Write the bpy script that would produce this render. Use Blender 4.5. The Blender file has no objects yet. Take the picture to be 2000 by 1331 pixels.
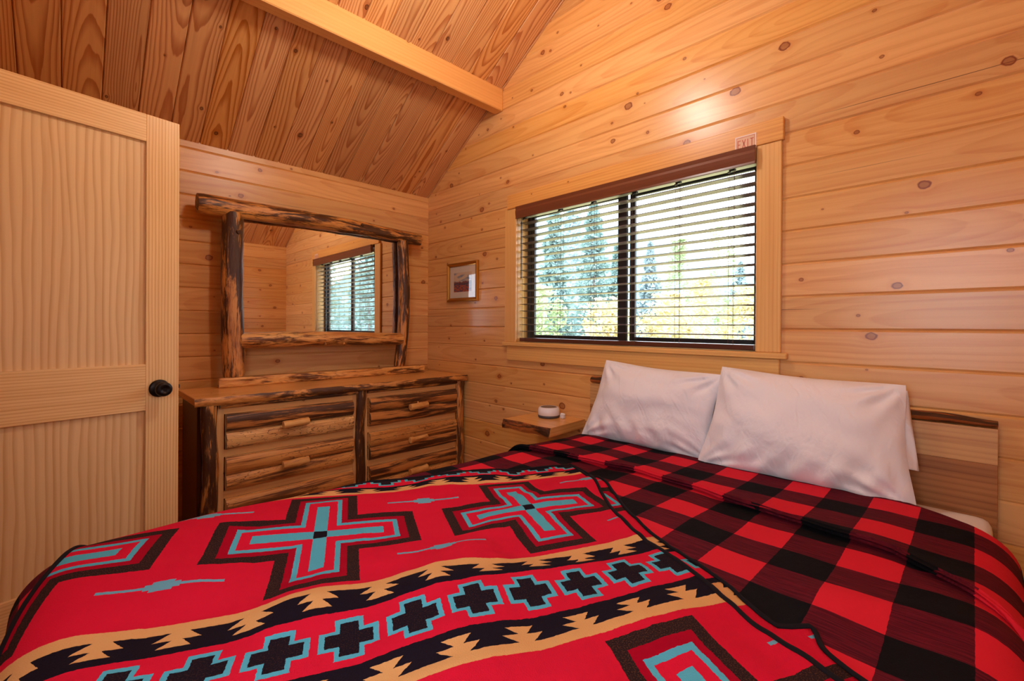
import bpy, bmesh, math, random
from mathutils import Vector, Matrix, Quaternion, noise as mnoise
random.seed(11)
SC = bpy.context.scene
COL = SC.collection
PI = math.pi

# ------------------------------------------------------------------ nodes
def lin(c):
    return tuple((x/12.92 if x <= .04045 else ((x+.055)/1.055)**2.4) for x in c)
def rgb(r, g, b):
    return lin((r/255, g/255, b/255)) + (1.0,)

class V:
    """a value inside a node tree, with arithmetic"""
    def __init__(s, g, k): s.g, s.k = g, k
    def _b(s, op, o, rev=False):
        return s.g.m(op, o, s) if rev else s.g.m(op, s, o)
    def __add__(s, o): return s._b('ADD', o)
    def __radd__(s, o): return s._b('ADD', o)
    def __sub__(s, o): return s._b('SUBTRACT', o)
    def __rsub__(s, o): return s._b('SUBTRACT', o, True)
    def __mul__(s, o): return s._b('MULTIPLY', o)
    def __rmul__(s, o): return s._b('MULTIPLY', o)
    def __truediv__(s, o): return s._b('DIVIDE', o)
    def __rtruediv__(s, o): return s._b('DIVIDE', o, True)
    def __lt__(s, o): return s._b('LESS_THAN', o)
    def __gt__(s, o): return s._b('GREATER_THAN', o)

class G:
    def __init__(s, name):
        s.mat = bpy.data.materials.new(name); s.mat.use_nodes = True
        s.nt = s.mat.node_tree; s.nt.nodes.clear()
        s.out = s.nt.nodes.new('ShaderNodeOutputMaterial')
    def n(s, t, **kw):
        x = s.nt.nodes.new(t)
        for k, v in kw.items(): setattr(x, k, v)
        return x
    def put(s, sock, v):
        if isinstance(v, V): s.nt.links.new(v.k, sock)
        else: sock.default_value = v
    def m(s, op, a, b=None, c=None):
        x = s.n('ShaderNodeMath', operation=op)
        s.put(x.inputs[0], a)
        if b is not None: s.put(x.inputs[1], b)
        if c is not None: s.put(x.inputs[2], c)
        return V(s, x.outputs[0])
    def floor(s, a): return s.m('FLOOR', a)
    def fract(s, a): return s.m('FRACT', a)
    def abs(s, a): return s.m('ABSOLUTE', a)
    def sqrt(s, a): return s.m('SQRT', a)
    def sin(s, a): return s.m('SINE', a)
    def max(s, a, b): return s.m('MAXIMUM', a, b)
    def min(s, a, b): return s.m('MINIMUM', a, b)
    def ss(s, a, e0, e1):
        x = s.n('ShaderNodeMapRange', interpolation_type='SMOOTHSTEP')
        s.put(x.inputs['Value'], a)
        flip = (not isinstance(e0, V)) and (not isinstance(e1, V)) and e0 > e1
        if flip: e0, e1 = e1, e0
        s.put(x.inputs['From Min'], e0); s.put(x.inputs['From Max'], e1)
        x.inputs['To Min'].default_value = 1.0 if flip else 0.0
        x.inputs['To Max'].default_value = 0.0 if flip else 1.0
        return V(s, x.outputs['Result'])
    def vec(s, x, y, z=0.0):
        c = s.n('ShaderNodeCombineXYZ')
        for i, v in enumerate((x, y, z)): s.put(c.inputs[i], v)
        return V(s, c.outputs[0])
    def noise(s, x, y, z=0.0, detail=2.0, rough=.5, scale=1.0, dist=0.0):
        t = s.n('ShaderNodeTexNoise')
        t.inputs['Scale'].default_value = scale; t.inputs['Detail'].default_value = detail
        t.inputs['Roughness'].default_value = rough; t.inputs['Distortion'].default_value = dist
        s.put(t.inputs['Vector'], s.vec(x, y, z))
        return V(s, t.outputs[0])
    def white(s, x, y, z=0.0):
        t = s.n('ShaderNodeTexWhiteNoise', noise_dimensions='3D')
        s.put(t.inputs['Vector'], s.vec(x, y, z))
        sep = s.n('ShaderNodeSeparateColor')
        s.nt.links.new(t.outputs['Color'], sep.inputs[0])
        return [V(s, sep.outputs[i]) for i in range(3)]
    def uv(s):
        t = s.n('ShaderNodeUVMap'); t.uv_map = 'UVMap'
        sp = s.n('ShaderNodeSeparateXYZ'); s.nt.links.new(t.outputs[0], sp.inputs[0])
        return V(s, sp.outputs[0]), V(s, sp.outputs[1])
    def mix(s, f, a, b, blend='MIX'):
        x = s.n('ShaderNodeMix', data_type='RGBA', blend_type=blend)
        s.put(x.inputs['Factor'], f); s.put(x.inputs[6], a); s.put(x.inputs[7], b)
        return V(s, x.outputs[2])
    def bsdf(s, color, rough=.5, bump=None, bstr=.3, bdist=.01, spec=.5, metal=0.0, **kw):
        b = s.n('ShaderNodeBsdfPrincipled')
        s.put(b.inputs['Base Color'], color); s.put(b.inputs['Roughness'], rough)
        s.put(b.inputs['Specular IOR Level'], spec); s.put(b.inputs['Metallic'], metal)
        for k, v in kw.items(): s.put(b.inputs[k.replace('_', ' ')], v)
        if bump is not None:
            bp = s.n('ShaderNodeBump'); bp.inputs['Strength'].default_value = bstr
            bp.inputs['Distance'].default_value = bdist
            s.put(bp.inputs['Height'], bump); s.nt.links.new(bp.outputs[0], b.inputs['Normal'])
        s.nt.links.new(b.outputs[0], s.out.inputs[0])
        return s.mat

def plain(name, c, rough=.5, spec=.5, metal=0.0, **kw):
    return G(name).bsdf(c, rough=rough, spec=spec, metal=metal, **kw)

def pine(name, light, dark, knot=(0.10, .03, .008, 1), p=None, v0=0.0, ring=.013, lines=.55,
         streak=.35, kdens=.5, kr=.016, tone=.12, rough=.35, small=True, wob=.25, spec=.5, coat=0.0, crack=0.0):
    """sawn softwood: growth rings cut by the face, flowing round knots. UV u runs along the grain (metres)."""
    g = G(name); u, v = g.uv()
    if p:
        b = g.floor((v - v0)/p); vv = (v - v0) - b*p - p/2; hw = p/2
    else:
        b = g.floor(v/40.0); vv = v - b*40.0; hw = .07
        vv = vv - 20.0
    r1, r2, r3 = g.white(b, 3.7, 1.1)
    us = u + r1*37.0
    psi = vv
    kmask = None; halo = None
    layers = [(.75, kr, kdens, 5.0)]
    if small: layers.append((.29, kr*.42, kdens*.8, 9.0))
    for (L, rad, dens, sd) in layers:
        c = g.floor(us/L)
        h1, h2, h3 = g.white(c, b, sd)
        if p: cv = (h2 - .5)*(2*hw*.86); w = None
        else:
            # unbounded faces: tile knots across too
            c2 = g.floor(v/.12); h1, h2, h3 = g.white(c, c2, sd)
            cv = (c2 + .25 + h2*.5)*.12 - 20.0 - b*40.0
        du = (us - (c + .22 + h1*.56)*L)*.8
        dv = vv - cv
        q1, q2, q3 = g.white(c, b if p else c2, sd + 2.3)
        rr = (q1*.75 + .45)*rad*(q2 < dens)
        jit = g.noise(us*60.0, v*60.0, sd, 1.0)*.6 + .7
        d2 = du*du + dv*dv
        psi = psi - dv*(rr*rr*2.6)/(d2 + rr*rr*1.3 + 1e-7)
        d = g.sqrt(d2)*jit
        km = g.ss(d - rr, .0016, -.0016)
        core = g.ss(g.abs(d/(rr + 1e-5) - .8), .22, .0)
        km2 = km*(.62 + core*.38)
        hl = g.ss(d/(rr*3.2 + 1e-5), 1.0, .25)*(rr > .0005)
        kmask = km2 if kmask is None else g.max(kmask, km2)
        halo = hl if halo is None else g.max(halo, hl)
    # growth rings: distance from a wandering pith line
    hh = g.noise(us*.55, b*5.3, 2.0, 1.0)
    h = (hh - .36)*.34 + .02
    sh = (r2 - .5)*.14
    wobn = (g.noise(us*1.6, psi*9.0, b*3.1 + 5.0, 2.0) - .5)*wob*.05
    x = psi + sh
    R = g.sqrt(x*x + h*h) + wobn
    R = R + (g.noise(us*9.0, psi*60.0, 7.0, 2.0) - .5)*.0022
    t = g.fract(R/ring)
    late = g.ss(t, .35, .92)*(1.0 - g.ss(t, .93, 1.0))
    st = g.noise(us*1.1, psi*38.0, b*2.7, 3.0, .6)
    fine = g.noise(us*5.0, psi*330.0, b*1.3, 2.0, .6)
    f = late*lines + g.ss(st, .38, .72)*streak + (fine - .5)*.22
    f = f + halo*.25
    col = g.mix(g.min(g.max(f, 0.0), 1.0), light, dark)
    tn = (r3 - .5)*2*tone + 1.0
    tn2 = (r1 - .5)*tone + 1.0
    hue = g.n('ShaderNodeHueSaturation'); g.put(hue.inputs['Color'], col); g.put(hue.inputs['Value'], tn)
    g.put(hue.inputs['Saturation'], tn2)
    col = V(g, hue.outputs[0])
    if crack:
        cn = g.noise(us*.8, v*3.0, b*9.1, 1.0)
        cy = (r2 - .5)*hw*1.1 + (g.noise(us*2.2, b*3.0, 4.4, 2.0) - .5)*.012
        ck = g.ss(g.abs(vv - cy), .0016, .0006)*g.ss(cn, .56, .62)*(r3 < crack)
        col = g.mix(ck*.85, col, (.07, .02, .006, 1))
    col = g.mix(kmask, col, knot)
    return g.bsdf(col, rough=rough, bump=None, spec=spec,
                  **({'Coat_Weight': coat, 'Coat_Roughness': .18} if coat else {}))

def bark(name, a, b_, c, cover=.5, worm=0.0, stretch=1.0, rough=.42, bstr=.7):
    """peeled log: honey cambium a, brown b_, dark bark c in patches stretched along the log"""
    g = G(name); u, v = g.uv()
    u = u*stretch
    n0 = g.noise(u*1.7, v*7.0, 6.0, 2.0)
    n1 = g.noise(u*4.5, v*30.0, 0.0, 4.0, .64, dist=.9)
    n2 = g.noise(u*16.0, v*120.0, 3.0, 3.0, .68)
    n3 = g.noise(u*4.2, v*13.0, 8.0, 3.0, .6)
    f1 = g.ss(n1*.8 + n0*.75 - .275 + (n2 - .5)*.30, .66 - cover*.42, .80 - cover*.42)
    f2 = g.ss(n3*.65 + n2*.35 + (n1 - .5)*.5, .40, .66)
    col = g.mix(f2, a, b_)
    col = g.mix(f1*.92, col, c)
    if worm:
        w = g.noise(u*24.0, v*30.0, 5.0, 1.0, .5, dist=1.6)
        wl = g.ss(g.abs(w - .5), .018, .006)*g.ss(g.noise(u*5.0, v*7.0, 1.0, 1.0), .58 - worm*.3, .68 - worm*.3)
        col = g.mix(wl*.85, col, c)
    return g.bsdf(col, rough=rough, bump=n2*.5 + n1*.6, bstr=bstr, bdist=.006, spec=.5)

# ------------------------------------------------------------------ meshes
def tag(o, label=None, cat=None, group=None, kind=None):
    if label: o['label'] = label
    if cat: o['category'] = cat
    if group: o['group'] = group
    if kind: o['kind'] = kind
    return o
def empty(name, loc, rz=0.0):
    o = bpy.data.objects.new(name, None); COL.objects.link(o)
    o.location = loc; o.rotation_euler = (0, 0, rz); o.empty_display_size = .1
    return o
def attach(o, parent):
    if parent is None: return o
    o.parent = parent
    pm = Matrix.Translation(parent.location) @ parent.rotation_euler.to_matrix().to_4x4() if parent.parent is None else parent['_w']
    o.matrix_parent_inverse = pm.inverted()
    return o
def world_of(o):
    m = Matrix.Translation(o.location) @ o.rotation_euler.to_matrix().to_4x4()
    if o.parent is not None: m = world_of(o.parent) @ o.matrix_parent_inverse @ m
    return m

class B:
    """collects geometry of ONE mesh object"""
    def __init__(s): s.v = []; s.f = []; s.uv = []; s.sm = []; s.mi = []
    def add(s, vs, fs, uvs, smooth=False, mi=0):
        o = len(s.v); s.v += [tuple(x) for x in vs]
        for f, u in zip(fs, uvs):
            s.f.append([o+i for i in f]); s.uv.append(u); s.sm.append(smooth); s.mi.append(mi)
    def quad(s, a, b, c, d, uv=None, mi=0):
        s.add([a, b, c, d], [(0, 1, 2, 3)], [uv or [(0, 0), (1, 0), (1, 1), (0, 1)]], mi=mi)
    def box(s, x0, x1, y0, y1, z0, z1, grain='x', bev=.0, M=None, mi=0, off=None, seg=1):
        bm = bmesh.new(); bmesh.ops.create_cube(bm, size=1)
        for v in bm.verts:
            v.co = Vector(((x0+x1)/2 + v.co.x*(x1-x0), (y0+y1)/2 + v.co.y*(y1-y0), (z0+z1)/2 + v.co.z*(z1-z0)))
        if bev: bmesh.ops.bevel(bm, geom=bm.edges[:], offset=bev, segments=seg, profile=.7, affect='EDGES')
        bm.normal_update()
        gi = 'xyz'.index(grain)
        ou, ov = off if off is not None else (random.uniform(0, 30), random.uniform(-1, 1))
        vs = [v.co.copy() for v in bm.verts]; fs = []; uvs = []
        bm.verts.index_update()
        for f in bm.faces:
            ax = max(range(3), key=lambda i: abs(f.normal[i]))
            oth = [i for i in range(3) if i != ax]
            if ax == gi: ui, vi = oth[0], oth[1]
            else:
                ui = gi; vi = [i for i in oth if i != gi][0]
            fs.append([v.index for v in f.verts])
            sc = .15 if ax == gi else 1.0
            uvs.append([(v.co[ui]*sc + ou, v.co[vi] + ov) for v in f.verts])
        bm.free()
        if M is not None: vs = [M @ v for v in vs]
        s.add(vs, fs, uvs, mi=mi)
        return s
    def tube(s, pts, radii, seg=20, seed=0.0, rough=0.0, cap=True, sq=(1, 1), mi=0, freq=4.0, dome=.0, smooth=True, uoff=None):
        """round body along pts (list of Vector); rough = bumpiness as a share of the radius"""
        pts = [Vector(p) for p in pts]; n = len(pts)
        T0 = (pts[1]-pts[0]).normalized()
        ref = Vector((0, 0, 1)) if abs(T0.z) < .8 else Vector((1, 0, 0))
        vs = []; L = 0.0; us = []
        ou = random.uniform(0, 30) if uoff is None else uoff
        rm = sum(radii)/n
        for i, p in enumerate(pts):
            if i: L += (p-pts[i-1]).length
            us.append(L)
            t = (pts[min(i+1, n-1)] - pts[max(i-1, 0)]).normalized()
            a = ref.cross(t).normalized(); b = t.cross(a)
            for k in range(seg):
                an = 2*PI*k/seg
                r = radii[i]
                if rough:
                    q = Vector((math.cos(an)*1.3 + seed*7.1, math.sin(an)*1.3 - seed*3.3, L*freq + seed))
                    r *= 1 + rough*mnoise.noise(q) + rough*.6*mnoise.noise(q*2.7)
                vs.append(p + (a*math.cos(an)*sq[0] + b*math.sin(an)*sq[1])*r)
        fs = []; uvs = []
        for i in range(n-1):
            for k in range(seg):
                k2 = (k+1) % seg
                fs.append((i*seg+k, i*seg+k2, (i+1)*seg+k2, (i+1)*seg+k))
                v0 = 2*PI*rm*k/seg; v1 = 2*PI*rm*(k+1)/seg
                uvs.append([(us[i]+ou, v0), (us[i]+ou, v1), (us[i+1]+ou, v1), (us[i+1]+ou, v0)])
        s.add(vs, fs, uvs, smooth, mi)
        if cap:
            for i, sgn in ((0, -1), (n-1, 1)):
                ring = vs[i*seg:(i+1)*seg]
                t = (pts[1]-pts[0]).normalized()*-1 if i == 0 else (pts[-1]-pts[-2]).normalized()
                c = pts[i] + t*dome*radii[i]
                inner = [pts[i] + (r-pts[i])*.8 + t*dome*radii[i]*.7 for r in ring]
                vv = list(ring) + inner + [c]
                ff = []; uu = []
                for k in range(seg):
                    k2 = (k+1) % seg
                    f1 = (k, k2, seg+k2, seg+k); f2 = (seg+k, seg+k2, 2*seg)
                    if sgn > 0: pass
                    else: f1 = f1[::-1]; f2 = f2[::-1]
                    ff += [f1, f2]
                    def cu(q): d = vv[q]-pts[i]; return (ou + .3 + d.x*.2 + d.y*.2 , .5 + d.z + d.y*.5 + d.x*.5)
                    uu += [[cu(q) for q in f1], [cu(q) for q in f2]]
                s.add(vv, ff, uu, False, mi)
        return s
    def lathe(s, prof, c, axis=Vector((0, 0, 1)), seg=32, mi=0, smooth=True):
        """prof = [(r, h)...] turned about axis through c"""
        axis = axis.normalized(); q = Vector((0, 0, 1)).rotation_difference(axis)
        vs = []; fs = []; uvs = []
        for (r, h) in prof:
            for k in range(seg):
                an = 2*PI*k/seg
                vs.append(Vector(c) + q @ Vector((math.cos(an)*r, math.sin(an)*r, h)))
        for i in range(len(prof)-1):
            for k in range(seg):
                k2 = (k+1) % seg
                fs.append((i*seg+k, i*seg+k2, (i+1)*seg+k2, (i+1)*seg+k))
                uvs.append([(k/seg, i*.1), ((k+1)/seg, i*.1), ((k+1)/seg, (i+1)*.1), (k/seg, (i+1)*.1)])
        s.add(vs, fs, uvs, smooth, mi)
        return s
    def grid(s, fn, nu, nv, smooth=True, uvfn=None, mi=0, keep=None):
        """fn(i/nu, j/nv) -> (Vector, (u, v))"""
        vs = []; uv = []
        for j in range(nv+1):
            for i in range(nu+1):
                p, t = fn(i/nu, j/nv); vs.append(p); uv.append(t)
        fs = []; uvs = []
        for j in range(nv):
            for i in range(nu):
                a = j*(nu+1)+i; f = (a, a+1, a+nu+2, a+nu+1)
                fs.append(f); uvs.append([uv[q] for q in f])
        s.add(vs, fs, uvs, smooth, mi)
        return s
    def build(s, name, mat, parent=None, merge=False):
        me = bpy.data.meshes.new(name)
        me.from_pydata(s.v, [], s.f)
        ul = me.uv_layers.new(name='UVMap')
        k = 0
        for pi, poly in enumerate(me.polygons):
            poly.use_smooth = s.sm[pi]; poly.material_index = s.mi[pi]
            for j in range(poly.loop_total):
                ul.data[poly.loop_start+j].uv = s.uv[pi][j]
        for m in (mat if isinstance(mat, (list, tuple)) else [mat]): me.materials.append(m)
        me.update()
        o = bpy.data.objects.new(name, me); COL.objects.link(o)
        if parent is not None:
            o.parent = parent; o.matrix_parent_inverse = world_of(parent).inverted()
        return o

def solid(o, t, off=-1.0):
    m = o.modifiers.new('thickness', 'SOLIDIFY'); m.thickness = t; m.offset = off; m.use_quality_normals = True
    return o
def lerp(a, b, t): return a+(b-a)*t
def sstep(a, b, x):
    t = max(0.0, min(1.0, (x-a)/(b-a))); return t*t*(3-2*t)
LAMP_COL = (1.0, .94, .86, 1); LAMP_E = 68.0
SKY_COL = (.76, .87, 1.0, 1); SKY_E = 6.2; SUN_E = 4.0
EXPO = .40
# ------------------------------------------------------------------ camera (solved from the photograph's vanishing lines)
RW, RH = 2000, 1331
F, CX, CY = 885.6, 1003.6, 639.4
CAM = Vector((3.2387, -2.1727, 1.2))
yaw, pit, rol = 2.36309, -.0022001, .0058170
fw = Vector((math.cos(yaw)*math.cos(pit), math.sin(yaw)*math.cos(pit), math.sin(pit)))
rt = Vector((math.sin(yaw), -math.cos(yaw), 0)); up = rt.cross(fw)
rt2 = math.cos(rol)*rt + math.sin(rol)*up; up2 = -math.sin(rol)*rt + math.cos(rol)*up
cd = bpy.data.cameras.new('camera'); cam = bpy.data.objects.new('camera', cd); COL.objects.link(cam)
R3 = Matrix((rt2, up2, -fw)).transposed()
cam.matrix_world = Matrix.Translation(CAM) @ R3.to_4x4()
cd.sensor_width = 36.0; cd.sensor_fit = 'HORIZONTAL'; cd.lens = F*36.0/RW
cd.shift_x = (RW/2 - CX)/RW; cd.shift_y = -(RH/2 - CY)/RW
cd.clip_start = .02; cd.clip_end = 200
SC.camera = cam

# ------------------------------------------------------------------ materials
KN = rgb(134, 60, 24)
WL, WD = rgb(232, 176, 106), rgb(206, 130, 62)
M_wall_b = pine('wall_pine', WL, WD, KN, p=.1385, v0=1.1925-.1385*20, lines=.30, streak=.42,
                kdens=.62, kr=.017, tone=.10, rough=.30, ring=.020, crack=.35)
M_wall_l = pine('left_wall_pine', WL, WD, KN, p=.1366, v0=1.142-.1366*20, lines=.28, streak=.42,
                kdens=.5, kr=.015, tone=.10, rough=.34, ring=.020, crack=.45)
M_ceil = pine('ceiling_pine', rgb(222, 162, 100), rgb(178, 104, 50), rgb(76, 30, 12), p=.1452, v0=-.015-.1452*40, lines=.85, streak=.25,
              kdens=.55, kr=.012, tone=.12, rough=.40, ring=.0105, wob=.45)
M_trim = pine('trim_pine', rgb(230, 178, 106), rgb(206, 136, 68), KN, lines=.30, streak=.35, kdens=.0, rough=.33, ring=.016, small=False)
M_head = pine('knotty_trim_pine', rgb(230, 168, 92), rgb(202, 124, 54), KN, lines=.30, streak=.4, kdens=.30, kr=.012, rough=.30, ring=.016)
M_beam = pine('beam_pine', rgb(234, 174, 102), rgb(218, 146, 72), KN, lines=.22, streak=.3, kdens=.22, kr=.012, rough=.42, ring=.02)
M_door = pine('door_pine', rgb(242, 208, 152), rgb(212, 158, 98), KN, lines=.58, streak=.3, kdens=.0, rough=.36, ring=.023, small=False, wob=.9)
M_stile = pine('door_stile_pine', rgb(242, 204, 144), rgb(212, 156, 92), KN, lines=.62, streak=.25, kdens=.0, rough=.36, ring=.0105, small=False, wob=.2)
M_rail = pine('door_rail_pine', rgb(242, 204, 144), rgb(212, 156, 92), KN, lines=.55, streak=.3, kdens=.0, rough=.36, ring=.011, small=False, wob=.4)
M_top = pine('dresser_top_wood', rgb(234, 172, 98), rgb(208, 136, 66), rgb(90, 40, 14), lines=.3, streak=.5, kdens=.15, kr=.008, rough=.24, ring=.02)
M_face = pine('dresser_frame_wood', rgb(232, 184, 120), rgb(206, 144, 80), rgb(120, 60, 24), lines=.2, streak=.5, kdens=.1, kr=.01, rough=.35, ring=.02)
M_floor = pine('floor_pine', rgb(196, 140, 88), rgb(150, 90, 46), KN, p=.13, lines=.5, streak=.4, rough=.3)
M_bark = bark('dark_peeled_bark', rgb(216, 146, 72), rgb(146, 82, 34), rgb(52, 24, 12), cover=.67)
M_bark2 = bark('amber_peeled_bark', rgb(236, 176, 98), rgb(196, 122, 54), rgb(80, 38, 16), cover=.40)
M_bark3 = bark('mixed_peeled_bark', rgb(224, 154, 78), rgb(158, 90, 38), rgb(58, 28, 14), cover=.58)
M_dr1 = bark('dark_drawer_log', rgb(206, 136, 70), rgb(140, 80, 38), rgb(58, 30, 18), cover=.60, stretch=.5)
M_dr2 = bark('carved_drawer_log', rgb(240, 190, 120), rgb(196, 128, 64), rgb(82, 42, 20), cover=.36, worm=.9, stretch=.5)
M_dr3 = bark('amber_drawer_log', rgb(222, 156, 84), rgb(184, 114, 52), rgb(92, 50, 26), cover=.36, worm=.5, stretch=.4)
M_handle = bark('handle_twig', rgb(238, 182, 108), rgb(208, 140, 70), rgb(120, 64, 28), cover=.2, rough=.35)
M_live = bark('live_edge_bark', rgb(170, 92, 40), rgb(112, 56, 26), rgb(44, 26, 16), cover=.54)
M_dark = plain('side_panel_stain', rgb(62, 28, 14), .35)
M_bronze = plain('bronze_metal', rgb(34, 26, 22), .38, .5, .6)
M_alu = plain('dark_window_frame', rgb(40, 34, 32), .4)
M_cord = plain('brown_cord', rgb(96, 66, 50), .7)
M_valance = plain('valance_brown', rgb(114, 62, 38), .3, .5)
M_slat = plain('slat_brown', rgb(122, 110, 112), .3, .6)
M_railb = plain('blind_rail_brown', rgb(84, 46, 32), .3, .5)
M_hrail = plain('headrail_grey', rgb(168, 164, 164), .4)
M_clip = plain('black_plastic', rgb(18, 16, 18), .4)
M_gold = plain('gold_frame', rgb(196, 142, 62), .28, .5, .85)
M_matb = plain('mat_board', rgb(232, 214, 190), .8)
M_mirror = plain('mirror_silver', rgb(238, 240, 240), .015, .5, 1.0)
M_white = plain('white_plastic', rgb(236, 232, 232), .25)
M_grey = plain('grey_mesh', rgb(132, 112, 100), .6)
M_dgrey = plain('dark_grey_plastic', rgb(70, 62, 64), .45)
M_porc = plain('outside_wall', rgb(150, 120, 90), .8)

# ------------------------------------------------------------------ room shell
X1, YF = 3.65, -2.62
SL, ZE = .635, 2.275
RX = X1/2; RZ = ZE + SL*RX
def roof(x): return ZE + SL*min(x, X1-x)
WX0, WX1, WZ0, WZ1 = 1.07, 2.565, 1.093, 1.995      # window opening

def boards(bld, mp, z0, p, zmin, zmax, spans, groove=.006, bev=.007, offs=0.0):
    """horizontal boards with V grooves; spans(zlo, zhi) -> list of ((a0lo,a1lo),(a0hi,a1hi)); mp(a, z, depth)"""
    k = math.floor((zmin - z0)/p)
    while z0 + k*p < zmax:
        lo, hi = max(zmin, z0+k*p), min(zmax, z0+(k+1)*p)
        k += 1
        cuts = sorted({lo, hi, min(hi, lo+bev), max(lo, hi-bev), *[c for c in spans.cuts if lo < c < hi]})
        full = (lo, hi)
        for a, b in zip(cuts, cuts[1:]):
            if b-a < 1e-5: continue
            def dep(z):
                if z <= lo+1e-6 or z >= hi-1e-6: return groove
                if z < lo+bev: return groove*(1-(z-lo)/bev)
                if z > hi-bev: return groove*(1-(hi-z)/bev)
                return 0.0
            for (a0, a1), (b0, b1) in spans(a, b):
                vs = [mp(a0, a, dep(a)), mp(a1, a, dep(a)), mp(b1, b, dep(b)), mp(b0, b, dep(b))]
                e = 1e-4
                za, zb = min(max(a, lo+e), hi-e), min(max(b, lo+e), hi-e)
                bld.add(vs, [(0, 1, 2, 3)], [[(a0+offs, za), (a1+offs, za), (b1+offs, zb), (b0+offs, zb)]])

class Spans:
    def __init__(s, fn, cuts): s.fn, s.cuts = fn, cuts
    def __call__(s, a, b): return s.fn(a, b)

def gable(hole):
    def fn(a, b):
        la, lb = max(0.0, (a-ZE)/SL)-.05, max(0.0, (b-ZE)/SL)-.05
        L = ((la, X1-la), (lb, X1-lb))
        m = (a+b)/2
        if hole:
            for (hx0, hx1, hz0, hz1) in hole:
                if hz0 < m < hz1: 
                    return [((la, hx0), (lb, hx0)), ((hx1, X1-la), (hx1, X1-lb))]
        return [L]
    cuts = [ZE] + [z for h in (hole or []) for z in h[2:]]
    return Spans(fn, cuts)

def struct(o, label=None):
    o['kind'] = 'structure'
    if label: o['label'] = label
    return o

b = B(); boards(b, lambda a, z, d: Vector((a, d, z)), 1.1925, .1385, 0, RZ, gable([(WX0, WX1, WZ0, WZ1)]), offs=3.1)
for (a0, a1, c0, c1) in ((0, WX0, 0, ZE), (WX1, X1, 0, ZE), (WX0, WX1, 0, WZ0), (WX0, WX1, WZ1, ZE)):
    b.quad((a0-.2*(a0 == 0), .17, c0), (a1+.2*(a1 == X1), .17, c0), (a1+.2*(a1 == X1), .17, c1), (a0-.2*(a0 == 0), .17, c1), mi=1)
b.add([(-.2, .17, ZE), (X1+.2, .17, ZE), (RX, .17, RZ+.1)], [(0, 1, 2)], [[(0, 0), (1, 0), (1, 1)]], mi=1)
struct(b.build('wall_back', [M_wall_b, M_porc]), 'pine log wall holding the window')
b = B(); boards(b, lambda a, z, d: Vector((-d, a, z)), 1.142, .1366, 0, ZE+.03, Spans(lambda a, c: [((YF-.05, .05), (YF-.05, .05))], []), offs=40.0)
struct(b.build('wall_left', M_wall_l), 'pine log wall behind the dresser')
b = B(); boards(b, lambda a, z, d: Vector((X1+d, a, z)), 1.142, .1366, 0, ZE+.03, Spans(lambda a, c: [((YF-.05, .05), (YF-.05, .05))], []), offs=80.0)
struct(b.build('wall_right', M_wall_l), 'pine log wall right of the bed')
# wall behind the camera, with the doorway and a second window
DX0, DX1, DZ = 1.06, 1.84, 2.06
FW = (2.25, 3.50, .95, 2.05)
def front(a, c):
    la, lb = max(0.0, (a-ZE)/SL)-.05, max(0.0, (c-ZE)/SL)-.05; m = (a+c)/2
    out = []; xs = [(la, lb)]
    if m < DZ: xs += [(DX0, DX0), (DX1, DX1)]
    if FW[2] < m < FW[3]: xs += [(FW[0], FW[0]), (FW[1], FW[1])]
    xs += [(X1-la, X1-lb)]
    return [((xs[i][0], xs[i+1][0]), (xs[i][1], xs[i+1][1])) for i in range(0, len(xs), 2)]
b = B(); boards(b, lambda a, z, d: Vector((a, YF-d, z)), 1.1925, .1385, 0, RZ, Spans(front, [ZE, DZ, FW[2], FW[3]]), offs=120.0)
struct(b.build('wall_front', M_wall_b), 'pine log wall behind the camera')
b = B(); b.quad((-.3, -4.6, 0), (X1+.3, -4.6, 0), (X1+.3, .2, 0), (-.3, .2, 0), uv=[(0, 0), (4, 0), (4, 4), (0, 4)])
struct(b.build('floor', M_floor), 'plank floor')
# ceiling: boards run up the slope
b = B()
for side in (0, 1):
    k = 0; p = .1452
    while True:
        y1 = -.015 + p*(1-k); y0 = y1 - p; k += 1
        y1c, y0c = min(y1, .13), max(y0, YF-.1)
        if y0c >= y1c: break
        ys = [(y1c, .012), (y1c-.0025, .004), (y1c-.006, 0), (y0c+.006, 0), (y0c+.0025, .004), (y0c, .012)]
        for (ya, da), (yb, db) in zip(ys, ys[1:]):
            def P(x, y, d):
                xx = x if side == 0 else X1-x
                return Vector((xx, y, ZE+SL*x+d))
            s0, s1 = 0.0, RX*math.sqrt(1+SL*SL)
            e = 2e-4; va, vb = (ya-e if ya == y1c else ya), (yb+e if yb == y0c else yb)
            f = [P(-.12, ya, da), P(-.12, yb, db), P(RX, yb, db), P(RX, ya, da)]
            b.add(f, [(0, 1, 2, 3)], [[(s0+side*9, va), (s0+side*9, vb), (s1+side*9, vb), (s1+side*9, va)]])
        if y0c == YF-.1: break
struct(b.build('ceiling', M_ceil), 'sloping plank ceiling of warm pine')
b = B().box(.838, .915, YF, -.0005, 2.706, 2.90, 'y', .005, off=(3.3, .06))
bo = b.build('ceiling_beam', M_beam); struct(bo, 'smooth pale pine beam running under the plank ceiling'); 

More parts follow.
